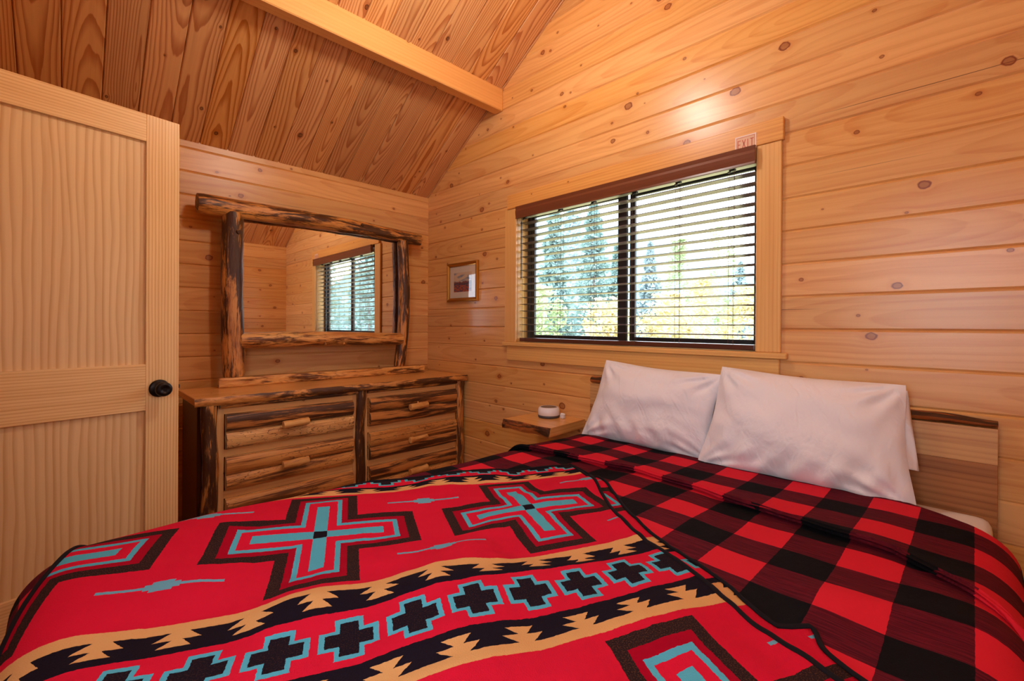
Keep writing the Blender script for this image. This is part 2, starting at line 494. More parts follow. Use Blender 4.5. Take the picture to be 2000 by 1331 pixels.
# ------------------------------------------------------------------ window (structure)
win = empty('window_1', (1.82, 0, WZ0)); struct(win, 'wide two pane window with pine casing above the bed')
b = B().box(.985, 2.672, -.024, -.0005, 1.997, 2.095, 'x', .003, off=(5.2, .02)); b.build('head_casing', M_head, win)
for x0, x1 in ((.962, 1.07), (2.565, 2.664)):
    B().box(x0 + (.0), x1, -.019, -.0005, 1.093, 1.9965, 'z', .003).build('side_casing', M_trim, win)
B().box(.952, 2.69, -.034, .09, 1.066, 1.0925, 'x', .004).build('window_sill', M_trim, win)
B().box(.985, 2.66, -.019, -.0005, .968, 1.0655, 'x', .003).build('apron', M_trim, win)
b = B()
b.box(WX0-.018, WX0, 0.001, .168, WZ0, WZ1, 'z'); b.box(WX1, WX1+.018, .001, .168, WZ0, WZ1, 'z')
b.box(WX0-.018, WX1+.018, .001, .168, WZ1, WZ1+.018, 'x'); b.box(WX0-.018, WX1+.018, .092, .168, WZ0-.018, WZ0-.0005, 'x')
b.build('jamb', M_trim, win)
fr = B()
fr.box(WX0+.0005, 1.10, .095, .150, WZ0, WZ1, 'z', .002); fr.box(2.535, WX1-.0005, .095, .150, WZ0, WZ1, 'z', .002)
fr.box(1.10, 2.535, .095, .150, WZ0, WZ0+.026, 'x', .002); fr.box(1.10, 2.535, .095, .150, WZ1-.03, WZ1-.0005, 'x', .002)
fr.build('window_frame', M_alu, win)
def sash(x0, x1, y0, y1, name, st):
    s = B(); z0, z1 = WZ0+.027, WZ1-.031
    s.box(x0, x0+st[0], y0, y1, z0, z1, 'z', .002); s.box(x1-st[1], x1, y0, y1, z0, z1, 'z', .002)
    s.box(x0+st[0], x1-st[1], y0, y1, z0, z0+.022, 'x', .002); s.box(x0+st[0], x1-st[1], y0, y1, z1-.022, z1, 'x', .002)
    o = s.build(name, M_alu, win)
    ym = (y0+y1)/2
    g = B().box(x0+st[0]-.004, x1-st[1]+.004, ym-.002, ym+.002, z0+.018, z1-.018)
    g.build('pane', M_glass, o)
gg = G('window_glass')
tr = gg.n('ShaderNodeBsdfTransparent'); gl = gg.n('ShaderNodeBsdfGlossy'); gl.inputs['Roughness'].default_value = .02
lw = gg.n('ShaderNodeLayerWeight'); lw.inputs['Blend'].default_value = .5
fre = gg.n('ShaderNodeMath', operation='POWER'); gg.nt.links.new(lw.outputs['Facing'], fre.inputs[0]); fre.inputs[1].default_value = 4.5
fr2 = gg.n('ShaderNodeMath', operation='MULTIPLY_ADD'); gg.nt.links.new(fre.outputs[0], fr2.inputs[0]); fr2.inputs[1].default_value = .55; fr2.inputs[2].default_value = .045; fre = fr2
mx = gg.n('ShaderNodeMixShader'); gg.nt.links.new(fre.outputs[0], mx.inputs[0]); gg.nt.links.new(tr.outputs[0], mx.inputs[1]); gg.nt.links.new(gl.outputs[0], mx.inputs[2])
gg.nt.links.new(mx.outputs[0], gg.out.inputs[0]); M_glass = gg.mat
sash(1.102, 1.846, .100, .120, 'sliding_sash', (.03, .058))
sash(1.852, 2.533, .124, .144, 'fixed_sash', (.034, .02))
B().box(1.79, 1.80, .090, .0995, 1.44, 1.50, 'z', .002).build('latch', M_alu, win)

win2 = empty('window_2', (2.875, YF, FW[2])); struct(win2, 'window in the wall behind the camera')
b = B()
for (x0, x1, z0, z1) in ((FW[0]-.09, FW[0], FW[2], FW[3]), (FW[1], FW[1]+.09, FW[2], FW[3]), (FW[0]-.09, FW[1]+.09, FW[3], FW[3]+.09), (FW[0]-.09, FW[1]+.09, FW[2]-.09, FW[2])):
    b.box(x0, x1, YF+.0005, YF+.02, z0, z1, 'x' if x1-x0 > .3 else 'z', .003)
b.build('casing', M_trim, win2)
B().box(FW[0], FW[1], YF-.052, YF-.048, FW[2], FW[3]).build('pane', M_glass, win2)

# ------------------------------------------------------------------ open door
A = Vector((.8928, -1.8367, 0)); dd = Vector((.18202, -.98330, 0)); nn = Vector((.98330, .18202, 0))
MD = Matrix.Translation(A) @ Matrix(((dd.x, nn.x, 0), (dd.y, nn.y, 0), (0, 0, 1))).to_4x4()   # local x along the leaf from its free edge, y toward the room
LW, ZB, ZT = .762, .012, 2.04
door = empty('door_1', A + dd*LW); struct(door, 'open pale pine two panel door standing at the left')
for x0, x1 in ((0, .112), (LW-.112, LW)):
    B().box(x0, x1, -.035, 0, ZB, ZT, 'z', .0015, M=MD).build('stile', M_stile, door)
for z0, z1 in ((1.931, ZT), (.853, 1.038), (ZB, .268)):
    B().box(.112, LW-.112, -.035, 0, z0, z1, 'x', .0015, M=MD).build('rail', M_rail, door)
for z0, z1 in ((1.038, 1.931), (.268, .853)):
    B().box(.1125, LW-.1125, -.024, -.012, z0+.0005, z1-.0005, 'z', M=MD).build('panel', M_door, door)
kp = MD @ Vector((.068, 0, .938))
k = B().lathe([(.0, 0.0005), (.035, .0005), (.0355, .004), (.030, .009), (.0, .010)], kp, nn, 36)
rose = k.build('knob_plate', M_bronze, door)
k = B().lathe([(.010, .009), (.010, .030), (.014, .034), (.0235, .040), (.0285, .049), (.0285, .056), (.024, .0635), (.0135, .067), (.0128, .0645), (.006, .0635), (0, .0635)], kp, nn, 36)
knob = k.build('door_knob', M_bronze, door)
b = B().box(-.0015, -.0002, -.028, -.006, .91, .966, 'z', M=MD); b.box(-.009, -.0015, -.023, -.011, .930, .946, 'z', .002, M=MD)
b.build('latch', plain('latch_steel', rgb(110, 96, 80), .35, .5, .8), door)
b = B()
for z in (.25, 1.02, 1.82): b.tube([MD @ Vector((LW+.006, .004, z)), MD @ Vector((LW+.006, .004, z+.09))], [.006, .006], 12)
b.build('hinge', M_bronze, door)
b = B()
for x0, x1, z0, z1 in ((DX0-.10, DX0-.012, 0, DZ+.10), (DX1+.012, DX1+.10, 0, DZ+.10), (DX0-.012, DX1+.012, DZ+.012, DZ+.10)):
    b.box(x0, x1, YF+.0005, YF+.019, z0, z1, 'z' if x1-x0 < .3 else 'x', .003)
struct(b.build('trim_1', M_trim), 'pine casing round the doorway')
b = B(); b.box(.2, 2.6, -4.45, -4.40, 0, 2.6, 'x'); b.box(.2, .25, -4.40, YF-.02, 0, 2.6, 'y'); b.box(2.55, 2.6, -4.40, YF-.02, 0, 2.6, 'y'); b.box(.2, 2.6, -4.40, YF-.02, 2.55, 2.6, 'x')  # unseen hall box, added to keep sky light from entering by the doorway
struct(b.build('hall_light_block', M_trim), 'unseen pine enclosure added to block sky light at the doorway')
# closet door on the right wall, seen in the mirror
d2 = empty('door_2', (X1, -1.0, 0)); struct(d2, 'closed pine door in the right wall')
b = B()
for y0, y1, z0, z1 in ((-.64, -.55, 0, 2.10), (-1.49, -1.40, 0, 2.10), (-1.40, -.64, 2.01, 2.10)):
    b.box(X1-.02, X1-.0005, y0, y1, z0, z1, 'z' if y1-y0 < .3 else 'y', .003)
b.build('casing', M_trim, d2)
B().box(X1-.012, X1-.001, -1.398, -.642, .01, 2.008, 'z').build('door_panel', M_door, d2)

# ------------------------------------------------------------------ blind
bl = empty('window_blind', (1.82, .03, 1.95))
tag(bl, 'brown wooden slat blind with dark valance hanging in the window', 'blind')
b = B(); prof = [(-.050, 1.915), (-.0485, 1.914), (-.047, 1.925), (-.050, 1.945), (-.0515, 1.962), (-.0475, 1.975), (-.0490, 1.985), (-.050, 1.994), (-.044, 1.996), (-.036, 1.996), (-.036, 1.915)]
x0, x1 = 1.094, 2.568
n = len(prof)
for i in range(n):
    (ya, za), (yb, zb) = prof[i], prof[(i+1) % n]
    b.quad((x0, ya, za), (x1, ya, za), (x1, yb, zb), (x0, yb, zb))
for x in (x0, x1): b.add([(x, y, z) for y, z in prof], [tuple(range(n))], [[(y, z) for y, z in prof]])
for x in (x0, x1): b.box(min(x, x+(.006 if x == x0 else -.006)), max(x, x+(.006 if x == x0 else -.006)), -.036, -.0245, 1.93, 1.985)
b.build('valance', M_valance, bl)
B().box(1.082, 2.552, .008, .062, 1.935, 1.985, 'x', .002).build('headrail', M_hrail, bl)
NS = 17
for i in range(NS):
    z = 1.166 + .0456*i
    s = B()
    def slat(fu, fv):
        y = -.0 + .010 + .050*fv; c = (fv-.5)*2
        return Vector((1.082 + 1.470*fu, y, z + .0022*(1-c*c) - .0017*c)), (fu, fv)
    s.grid(slat, 1, 6)
    o = s.build('slat', M_slat, bl); solid(o, .0028)
b = B().box(1.082, 2.554, .008, .060, 1.098, 1.122, 'x', .004, seg=2); b.build('bottom_rail', M_railb, bl)
cx_ = (1.118, 1.427, 1.678, 1.947, 2.193, 2.452)
for x in cx_:
    c = B()
    for yy in (.0075, .0625): c.tube([(x-.012, yy, 1.124), (x-.012, yy, 1.94)], [.0008, .0008], 5, cap=False)
    c.tube([(x+.012, .0068, 1.110), (x+.012, .0068, 1.94)], [.0009, .0009], 5, cap=False)
    for i in range(NS):
        z = 1.1645 + .0456*i
        c.tube([(x-.012, .0075, z), (x+.010, .035, z-.002), (x-.012, .0625, z)], [.0007]*3, 4, cap=False)
    c.build('ladder_cord', M_cord, bl)
    k = B().box(x-.012, x+.012, .006, .03, 1.922, 1.9345, 'x', .002); k.box(x-.02, x-.006, .012, .02, 1.917, 1.9225, 'x')
    k.build('cord_clip', M_clip, bl)
b = B().tube([(1.105, -.003, 1.90), (1.107, -.004, 1.52)], [.0032, .0032], 8); b.tube([(1.105, -.003, 1.93), (1.105, -.003, 1.90)], [.0015]*2, 6)
b.build('tilt_wand', M_clip, bl)

# ------------------------------------------------------------------ EXIT sticker
ex = B().box(2.478, 2.566, -.0248, -.0242, 1.983, 2.056)
st = empty('exit_sticker', (2.52, -.024, 2.02)); tag(st, 'small EXIT sticker with red letters on casing above the blind', 'sticker')
ex.build('backing', plain('sticker_film', rgb(226, 178, 138), .4), st)
b = B(); ww = .0045
for (a0, a1, c0, c1) in ((2.478, 2.566, 2.052, 2.056), (2.478, 2.566, 1.983, 1.987), (2.478, 2.482, 1.987, 2.052), (2.562, 2.566, 1.987, 2.052)):
    b.box(a0, a1, -.0254, -.0249, c0, c1)
b.build('border', plain('sticker_white', rgb(240, 214, 200), .4), st)
b = B(); z0, z1 = 2.000, 2.038; w = .0038
for (a0, a1, c0, c1) in ((2.4845, 2.5595, 2.0478, 2.0492), (2.4845, 2.4857, 1.989, 2.0478), (2.5583, 2.5595, 1.989, 2.0478)): b.box(a0, a1, -.0254, -.0249, c0, c1)
def bar(xa, za, xb, zb):
    d = Vector((xb-xa, zb-za)); L = d.length; n_ = Vector((-d.y, d.x))/L*w/2
    q = [(xa+n_.x, za+n_.y), (xa-n_.x, za-n_.y), (xb-n_.x, zb-n_.y), (xb+n_.x, zb+n_.y)]
    vs = [(x, -.0254, z) for x, z in q] + [(x, -.0249, z) for x, z in q]
    b.add(vs, [(0, 1, 2, 3), (4, 7, 6, 5), (0, 4, 5, 1), (1, 5, 6, 2), (2, 6, 7, 3), (3, 7, 4, 0)], [[(0, 0)]*4]*6)
bar(2.490, z0, 2.490, z1); bar(2.490, z1-.002, 2.502, z1-.002); bar(2.490, z0+.002, 2.502, z0+.002); bar(2.490, (z0+z1)/2, 2.500, (z0+z1)/2)
bar(2.5085, z0, 2.5215, z1); bar(2.5085, z1, 2.5215, z0)
bar(2.531, z0, 2.531, z1)
bar(2.548, z0, 2.548, z1); bar(2.5405, z1-.002, 2.5555, z1-.002)
b.build('lettering', plain('sticker_red', rgb(206, 92, 58), .4), st)
# ------------------------------------------------------------------ dresser
dr = empty('log_dresser', (.32, -.87, 0))
tag(dr, 'long rustic log dresser with six bark faced drawers below the mirror', 'dresser')
b = B().box(.085, .548, -1.722, -.014, .792, .830, 'y', .003, off=(2.0, .3)); b.build('dresser_top', M_top, dr)
b = B()
def edge(fu, fv):
    y = lerp(-1.724, -.012, fu); a = (fv-.5)*2
    k = mnoise.noise(Vector((y*16, fv*2.5, 1.0)))*.006 + mnoise.noise(Vector((y*45, fv*6, 4.0)))*.003
    return Vector((.5485 + .010*(1-a*a) + k*(1-a**4)*.9, y, lerp(.788, .8305, fv) + .002*mnoise.noise(Vector((y*20, 0, 7))))), (y*1.0, fv*.045)
b.grid(edge, 170, 6); o = b.build('live_edge', M_bark3, dr); o['label'] = 'rough dark bark front edge of the dresser top'
B().box(.10, .500, -1.705, -1.685, .02, .7915, 'z', .002).build('side_panel', M_dark, dr)
B().box(.10, .500, -.045, -.025, .02, .7915, 'z', .002).build('side_panel', M_dark, dr)
b = B(); b.box(.09, .10, -1.70, -.03, .02, .7915, 'y'); b.build('back_panel', M_dark, dr)
b = B()
for y0, y1 in ((-1.684, -1.5905), (-.8985, -.7985), (-.104, -.046)): b.box(.50, .515, y0, y1, .05, .790, 'z', .001)
for z0, z1 in ((.735, .790), (.5125, .5495), (.296, .3345), (.05, .117)):
    b.box(.5005, .5148, -1.5905, -.8985, z0, z1, 'y'); b.box(.5005, .5148, -.7985, -.104, z0, z1, 'y')
b.build('face_frame', M_face, dr)
b = B()
for y0, y1, sd in ((-1.612, -.868, 3.0), (-.803, -.092, 4.4)):
    b.tube([(.515, lerp(y0, y1, t/14), .778) for t in range(15)], [.0145]*15, 12, sd, .16, sq=(1.3, 1.0))
b.build('apron', M_bark, dr)
def post(y, r, sd, m):
    n = 26
    pts = [(.519 + .004*math.sin(i*.5+sd), y + .004*math.sin(i*.37+sd*2), lerp(.02, .7905, i/(n-1))) for i in range(n)]
    B().tube(pts, [r*(1+.05*math.sin(i*.8+sd)) for i in range(n)], 22, sd, .13, sq=(1, .8), freq=6).build('post', m, dr)
post(-1.655, .036, 1.3, M_bark); post(-.849, .030, 2.7, M_bark); post(-.064, .035, 5.2, M_bark3)
rows = ((.734, .642, .551), (.511, .420, .336), (.295, .205, .118))
mats = {(0, 0): (M_dr1, M_dr2), (0, 1): (M_dr3, M_dr3), (0, 2): (M_dr3, M_dr2), (1, 0): (M_dr1, M_dr1), (1, 1): (M_dr3, M_dr1), (1, 2): (M_dr1, M_dr3)}
for bank, (y0, y1, yh) in enumerate(((-1.586, -.903, -1.254), (-.794, -.108, -.452))):
    for r, zz in enumerate(rows):
        b = B().box(.5152, .524, y0, y1, zz[2], zz[0], 'y')
        for i in (0, 1):
            zc = (zz[i]+zz[i+1])/2; hr = (zz[i]-zz[i+1])/2
            n = 22; sd = bank*10 + r*3 + i*1.7
            b.tube([(.524, lerp(y0+.001, y1-.001, t/(n-1)), zc) for t in range(n)], [hr*.985]*n, 22, sd, .07, sq=(.62, 1), freq=5, mi=i+1)
        d = b.build('drawer', [M_face, mats[bank, r][0], mats[bank, r][1]], dr)
        z = zz[1]+.006; n = 9
        h = B().tube([(.574, lerp(yh-.068, yh+.068, t/(n-1)), z+.006*(t/(n-1))) for t in range(n)],
                     [.021*(1+.06*math.sin(t*1.4+r+bank)) if (bank, r) != (1, 1) else (.021 if t < 2 else .015) for t in range(n)], 18, sd, .10, freq=9, dome=.12)
        for s_ in (-.035, .035): h.tube([(.535, yh+s_, z), (.57, yh+s_, z)], [.008, .008], 10)
        if bank == 1 and r == 0: h.tube([(.574, yh-.01, z+.02), (.574, yh-.008, z+.033)], [.006, .005], 8)
        h.build('drawer_handle', M_handle, d)

# ------------------------------------------------------------------ log mirror
mr = empty('log_mirror', (.11, -.87, .831))
tag(mr, 'wall mirror framed in rough peeled logs standing on the dresser', 'mirror')
def log(name, m, p0, p1, r0, r1, sd, rough=.09, n=40, bow=(0, 0, 0), dome=.0, knots=(), freq=3.0, sq=(1, 1)):
    pts = []; rr = []
    for i in range(n):
        t = i/(n-1); q = Vector(p0).lerp(Vector(p1), t) + Vector(bow)*math.sin(PI*t) + Vector((0, .004*math.sin(5*t+sd), .003*math.sin(7*t+sd)))
        pts.append(q); rr.append(lerp(r0, r1, t))
    if dome: 
        rr[0] *= .93; rr[-1] *= .93
    b = B().tube(pts, rr, 28, sd, rough, dome=dome, freq=freq, sq=sq)
    for (t, d, L, r) in knots:
        c = Vector(p0).lerp(Vector(p1), t) + Vector(bow)*math.sin(PI*t); rad = lerp(r0, r1, t); d = Vector(d).normalized()
        b.tube([c+d*rad*.6, c+d*(rad+L*.6), c+d*(rad+L)], [r*1.5, r*1.15, r], 12, sd, .1, dome=.1)
    return b.build(name, m, mr)
log('side_post', M_bark, (.125, -1.462, .886), (.125, -1.470, 1.865), .059, .057, 2.2, .08, dome=.25, knots=[(.88, (.9, .3, 0), .012, .012)])
log('side_post', M_bark, (.125, -.340, .886), (.125, -.316, 1.852), .044, .042, 6.1, .07, dome=.3, bow=(0, .022, 0), knots=[(.23, (.8, -.6, .1), .016, .012)])
log('top_rail', M_bark3, (.120, -1.645, 1.893), (.120, -.165, 1.884), .059, .046, 9.5, .12, n=54, bow=(0, 0, .012), dome=.05, knots=[(.32, (.9, 0, -.4), .008, .008), (.66, (.9, 0, .4), .006, .010)])
log('bottom_rail', M_bark2, (.140, -1.425, 1.106), (.140, -.335, 1.098), .048, .046, 4.7, .08, dome=.25, bow=(0, 0, .004), knots=[(.45, (.8, 0, -.75), .012, .007), (.57, (.8, 0, -.75), .012, .006)])
b = B().box(.080, .086, -1.43, -.35, 1.10, 1.88); b.build('mirror_glass', M_mirror, mr)
b = B().box(.066, .0795, -1.45, -.33, 1.06, 1.885, 'y'); b.build('backing_board', M_dark, mr)
b = B()
def bb(fu, fv):
    y = lerp(-1.545, -.148, fu); z = lerp(.8312, .886, fv)
    k = mnoise.noise(Vector((y*9, fv*2.2, 11)))*.007 + mnoise.noise(Vector((y*30, fv*5, 3)))*.003
    edge_ = min(1, fv*8, (1-fv)*8, fu*60, (1-fu)*60)
    return Vector((.178 + (.006+k)*edge_, y, z)), (y, fv*.06)
b.grid(bb, 150, 10)
b.box(.150, .178, -1.545, -.148, .8312, .886, 'y')
o = b.build('base_board', M_bark2, mr)

# ------------------------------------------------------------------ framed picture
pc = empty('framed_picture', (.476, 0, 1.54)); tag(pc, 'small gold framed landscape print with white mat on the wall', 'picture')
b = B(); X, Z0, Z1 = (.293, .667), 1.387, 1.689
prof = [(0, -.0008), (.0, -.016), (.004, -.0225), (.012, -.024), (.018, -.019), (.024, -.0135), (.029, -.0125), (.029, -.0008)]
cor = [((X[0], Z0), (1, 1)), ((X[1], Z0), (-1, 1)), ((X[1], Z1), (-1, -1)), ((X[0], Z1), (1, -1))]
for i in range(4):
    (ca, da), (cb, db) = cor[i], cor[(i+1) % 4]
    for (w0, y0), (w1, y1) in zip(prof, prof[1:]):
        b.quad((ca[0]+da[0]*w0, y0, ca[1]+da[1]*w0), (cb[0]+db[0]*w0, y0, cb[1]+db[1]*w0), (cb[0]+db[0]*w1, y1, cb[1]+db[1]*w1), (ca[0]+da[0]*w1, y1, ca[1]+da[1]*w1))
b.build('picture_frame', M_gold, pc)
B().box(X[0]+.02, X[1]-.02, -.008, -.004, Z0+.02, Z1-.02).build('mat', M_matb, pc)
g = G('landscape_print'); u, v = g.uv()
nz = g.noise(u*3.0, v*7.0, 2.0, 4.0)
sky = g.mix(g.ss(nz + v*.25, .50, .74), rgb(128, 140, 158), rgb(226, 196, 160))
land = g.mix(g.ss(g.noise(u*9.0, v*12.0, 5.0, 3.0), .4, .62), rgb(196, 92, 52), rgb(84, 78, 96))
hill = g.ss(v - .52 - (g.noise(u*4.0, 0.0, 3.0, 2.0)-.5)*.3, -.01, .01)
mid = g.ss(g.abs(v - .42), .10, .03)
c = g.mix(hill, land, sky); c = g.mix(mid*.8, c, rgb(74, 74, 88))
b = B(); b.quad((.372, -.0085, 1.462), (.590, -.0085, 1.462), (.590, -.0085, 1.612), (.372, -.0085, 1.612))
b.build('print', g.bsdf(c, .7), pc)
B().box(X[0]+.02, X[1]-.02, -.0115, -.0105, Z0+.02, Z1-.02).build('picture_glass', M_glass, pc)

# ------------------------------------------------------------------ live edge shelf + white noise machine
sh = empty('wall_shelf', (1.49, -.17, .6)); tag(sh, 'live edge wooden shelf fixed to the wall left of the bed', 'shelf')
SX0, SX1, SY0 = 1.285, 1.662, -.335
b = B(); ou = 4.0
tz, bz = .657, .609
yf = lambda x, z: SY0 + .018*(tz-z)/.04*-1 + .006*math.sin(x*21)
top = [(SX0-.02, -.0075), (SX1, -.0075), (SX1, SY0)] ; 
xs = [lerp(SX1, SX0+.02, i/16) for i in range(17)]
fr_t = [(x, SY0 + .006*math.sin(x*23) - .006, tz) for x in xs]; fr_b = [(x-.0, SY0 - .014 + .007*math.sin(x*17+1), bz) for x in xs]
tp = [(SX0+.02, -.0075, tz), (SX1-.02, -.0075, tz)] + fr_t
b.add(tp, [tuple(range(len(tp)))], [[(p[0]+ou, p[1]) for p in tp]])
bt = [(p[0], p[1], bz) for p in tp[:2]] + fr_b
b.add(bt, [tuple(range(len(bt)))[::-1]], [[(p[0]+ou, p[1]) for p in bt][::-1]])
for i, j in ((1, 2), (len(tp)-1, 0), (0, 1)):
    q = [tp[i], tp[j], bt[j], bt[i]]
    b.add(q, [(3, 2, 1, 0)], [[(p[0]*.3+ou+p[1]*.3, p[2]) for p in q][::-1]])
b.build('shelf_board', M_top, sh)
b = B()
def se(fu, fv):
    i = fu*16; k = min(15, int(i)); f = i-k
    a = Vector(fr_t[k]).lerp(Vector(fr_t[k+1]), f); c = Vector(fr_b[k]).lerp(Vector(fr_b[k+1]), f)
    p = a.lerp(c, fv); bul = math.sin(PI*fv)
    p.y -= .007*bul + .006*bul*mnoise.noise(Vector((p.x*40, fv*4, 2))); 
    p.z -= .006*fv*(.5+.5*math.sin(p.x*31))
    return p, (p.x, fv*.05)
b.grid(se, 48, 7); b.build('live_edge', M_live, sh)
wn = empty('white_noise_machine', (1.455, -.115, .6575)); tag(wn, 'round white noise machine with grey top on the bedside shelf', 'noise machine')
c0 = Vector((1.455, -.115, .6578)); R0 = .066
B().lathe([(0, 0), (R0*.94, 0), (R0*.98, .004), (R0*.98, .014), (R0*.9, .015), (0, .015)], c0, seg=40).build('base', M_dgrey, wn)
B().lathe([(R0*.96, .0145), (R0, .017), (R0*.985, .040), (R0*.93, .055), (R0*.84, .0605), (R0*.76, .0615), (R0*.73, .0595), (0, .0595)], c0, seg=40).build('body', M_white, wn)
B().lathe([(R0*.735, .0597), (R0*.70, .0612), (0, .0618)], c0, seg=40).build('top_grille', M_grey, wn)
b = B(); pts = []
for i in range(60):
    t = i/59; a = t*5*PI
    pts.append(c0 + Vector((.088 + .014*math.cos(a), .022 + .012*math.sin(a), .006 + .022*t)))
b.tube(pts, [.0032]*60, 6)
b.box(c0.x+.074, c0.x+.098, c0.y+.012, c0.y+.034, .6578, .683, 'x', .003)
b.build('power_cord', M_white, wn)

# ------------------------------------------------------------------ bed
bed = empty('bed', (2.50, -1.1, 0)); tag(bed, 'queen bed with live edge wooden headboard standing under the window', 'bed')
HX0, HX1 = 1.709, 3.296
M_hl = pine('headboard_pale_plank', rgb(206, 158, 102), rgb(168, 112, 60), KN, lines=.3, streak=.5, kdens=.12, kr=.008, rough=.4, ring=.018)
M_hd = pine('headboard_brown_plank', rgb(170, 112, 62), rgb(124, 72, 32), KN, lines=.4, streak=.5, kdens=.1, kr=.008, rough=.4, ring=.022)
b = B(); 
b.box(HX0, HX1, -.052, -.0075, .762, .878, 'x', .001, mi=0); b.box(HX0, HX1, -.052, -.0075, .56, .7615, 'x', .001, mi=1); b.box(HX0, HX1, -.052, -.0075, .30, .5595, 'x', .001, mi=1)
b.build('headboard', [M_hl, M_hd], bed)
b = B()
def ht(x): return .922 + .010*math.sin(x*3.1+.6) + .006*mnoise.noise(Vector((x*6, 0, 0))) - .010*sstep(3.15, 3.3, x)
def hb(x): return .876 + .006*math.sin(x*4+1)
def he(fu, fv):
    x = lerp(HX0, HX1, fu); a = fv*2*PI
    zc, hz = (ht(x)+hb(x))/2, (ht(x)-hb(x))/2
    k = 1 + .12*mnoise.noise(Vector((x*22, math.cos(a)*1.5, math.sin(a)*1.5)))
    return Vector((x, -.031 - .0225*math.cos(a)*k*(1-.35*max(0, math.sin(a))), zc + hz*math.sin(a))), (x, fv*.12)
b.grid(he, 120, 14)
for fu in (0, 1):
    ring = [he(fu, j/14)[0] for j in range(14)]
    b.add(ring, [tuple(range(14))], [[(p.y*3, p.z) for p in ring]])
o = b.build('live_edge', M_live, bed); o['label'] = 'dark bark along the top of the headboard'
M_sheet = None
g = G('white_sheet'); u, v = g.uv()
M_sheet = g.bsdf(rgb(238, 232, 226), .85, bump=g.noise(u*9.0, v*9.0, 0.0, 4.0), bstr=.25, bdist=.02, spec=.2)
def softbox(b, x0, x1, y0, y1, z0, z1, r, n=6):
    b.box(x0, x1, y0, y1, z0, z1, 'x', r, seg=n)
    for i in range(len(b.sm)): b.sm[i] = True
b = B(); softbox(b, 1.745, 3.285, -2.10, -.060, .33, .596, .055); b.build('mattress', M_sheet, bed)
b = B().box(1.76, 3.27, -2.08, -.07, .12, .325, 'y', .01); b.build('box_base', M_face, bed)
for x in (1.80, 3.23):
    for y in (-2.03, -.12):
        B().box(x-.03, x+.03, y-.03, y+.03, 0.001, .1195, 'z', .004).build('leg', M_face, bed)

# pillows
def pillow(name, label, BL, BR, TL, TR, T, seed, hem=False):
    BL, BR, TL, TR = map(Vector, (BL, BR, TL, TR))
    nrm = (BR-BL).cross(TL-BL).normalized()          # faces the room
    if nrm.y > 0: nrm = -nrm
    e = empty(name, (BL+BR)/2); tag(e, label, 'pillow', None)
    b = B(); N = 56
    def sd(sgn):
        def fn(fu, fv):
            s, t = fu*2-1, fv*2-1
            ss = s*(1-.045*(1-t*t)**2*abs(s)); tt = t*(1-.05*(1-s*s)**2*abs(t))
            p = BL.lerp(BR, (ss+1)/2).lerp(TL.lerp(TR, (ss+1)/2), (tt+1)/2)
            prof = max(0, (1-abs(s)**2.4))**.62*max(0, (1-abs(t)**2.4))**.62
            th = T*prof*(1.0 if sgn > 0 else .55)
            q = Vector((s*1.6+seed, t*1.6, seed))
            k = mnoise.noise(q*1.1)*.016 + mnoise.noise(Vector((s*3.2+t*1.5+seed, t*3.0-s*.8, 2.0)))*.008
            # creases fanning in from the corners and along the lower edge
            cr = 0
            for cx, cy in ((-1, -1), (1, -1), (-1, 1), (1, 1)):
                dx, dy = s-cx, t-cy; dist = math.hypot(dx, dy)
                cr += math.sin(math.atan2(dy, dx)*13+seed*3+cx)*math.exp(-(dist-.3)**2/.08)*.011
            cr += math.sin(s*21+2.2*math.sin(t*4+seed)+seed)*math.exp(-(t+.72)**2/.08)*.009
            return p + nrm*sgn*(th + (k+cr)*min(1, prof*2.2)), (p.x, p.z)
        return fn
    b.grid(sd(1), N, N); b.grid(sd(-1), N, N)
    for i in range(len(b.sm)//2, len(b.sm)): b.f[i] = b.f[i][::-1]; b.uv[i] = b.uv[i][::-1]
    case = b.build('pillowcase', M_pil, e)
    if hem:
        b = B()
        def hf(fu, fv):
            t = lerp(-.35, .93, fv)
            p = BR.lerp(TR, (t+1)/2) + (BR-BL).normalized()*(-.030 + .042*fu*(1-.25*fv)) + nrm*(-.004 - .026*fu + .006*math.sin(fv*9+fu*4))
            return p, (p.x, p.z)
        b.grid(hf, 6, 24); solid(b.build('pillowcase_hem', M_pil, e), .003)
    return e
g = G('white_pillowcase'); u, v = g.uv()
n1 = g.noise(u*9.0 + v*3.0, v*4.5 - u*2.0, 0.0, 3.0, .5, dist=.5); n2 = g.noise(u*34.0, v*26.0, 2.0, 3.0, .55, dist=.7)
wr = g.ss(g.abs(n1 - .5), .0, .10)
M_pil = g.bsdf(rgb(240, 234, 234), .82, bump=wr*.35 + n2*.5, bstr=.42, bdist=.012, spec=.2)
pillow('pillow', 'white pillow on the left, by the noise machine shelf', (1.752, -.190, .612), (2.425, -.165, .606), (1.848, -.098, 1.020), (2.462, -.112, .990), .085, 1.7)
pillow('pillow', 'larger white pillow on the right, overlapping the other pillow', (2.395, -.215, .606), (3.115, -.215, .602), (2.458, -.105, 1.026), (3.075, -.105, 1.003), .095, 6.3, True)
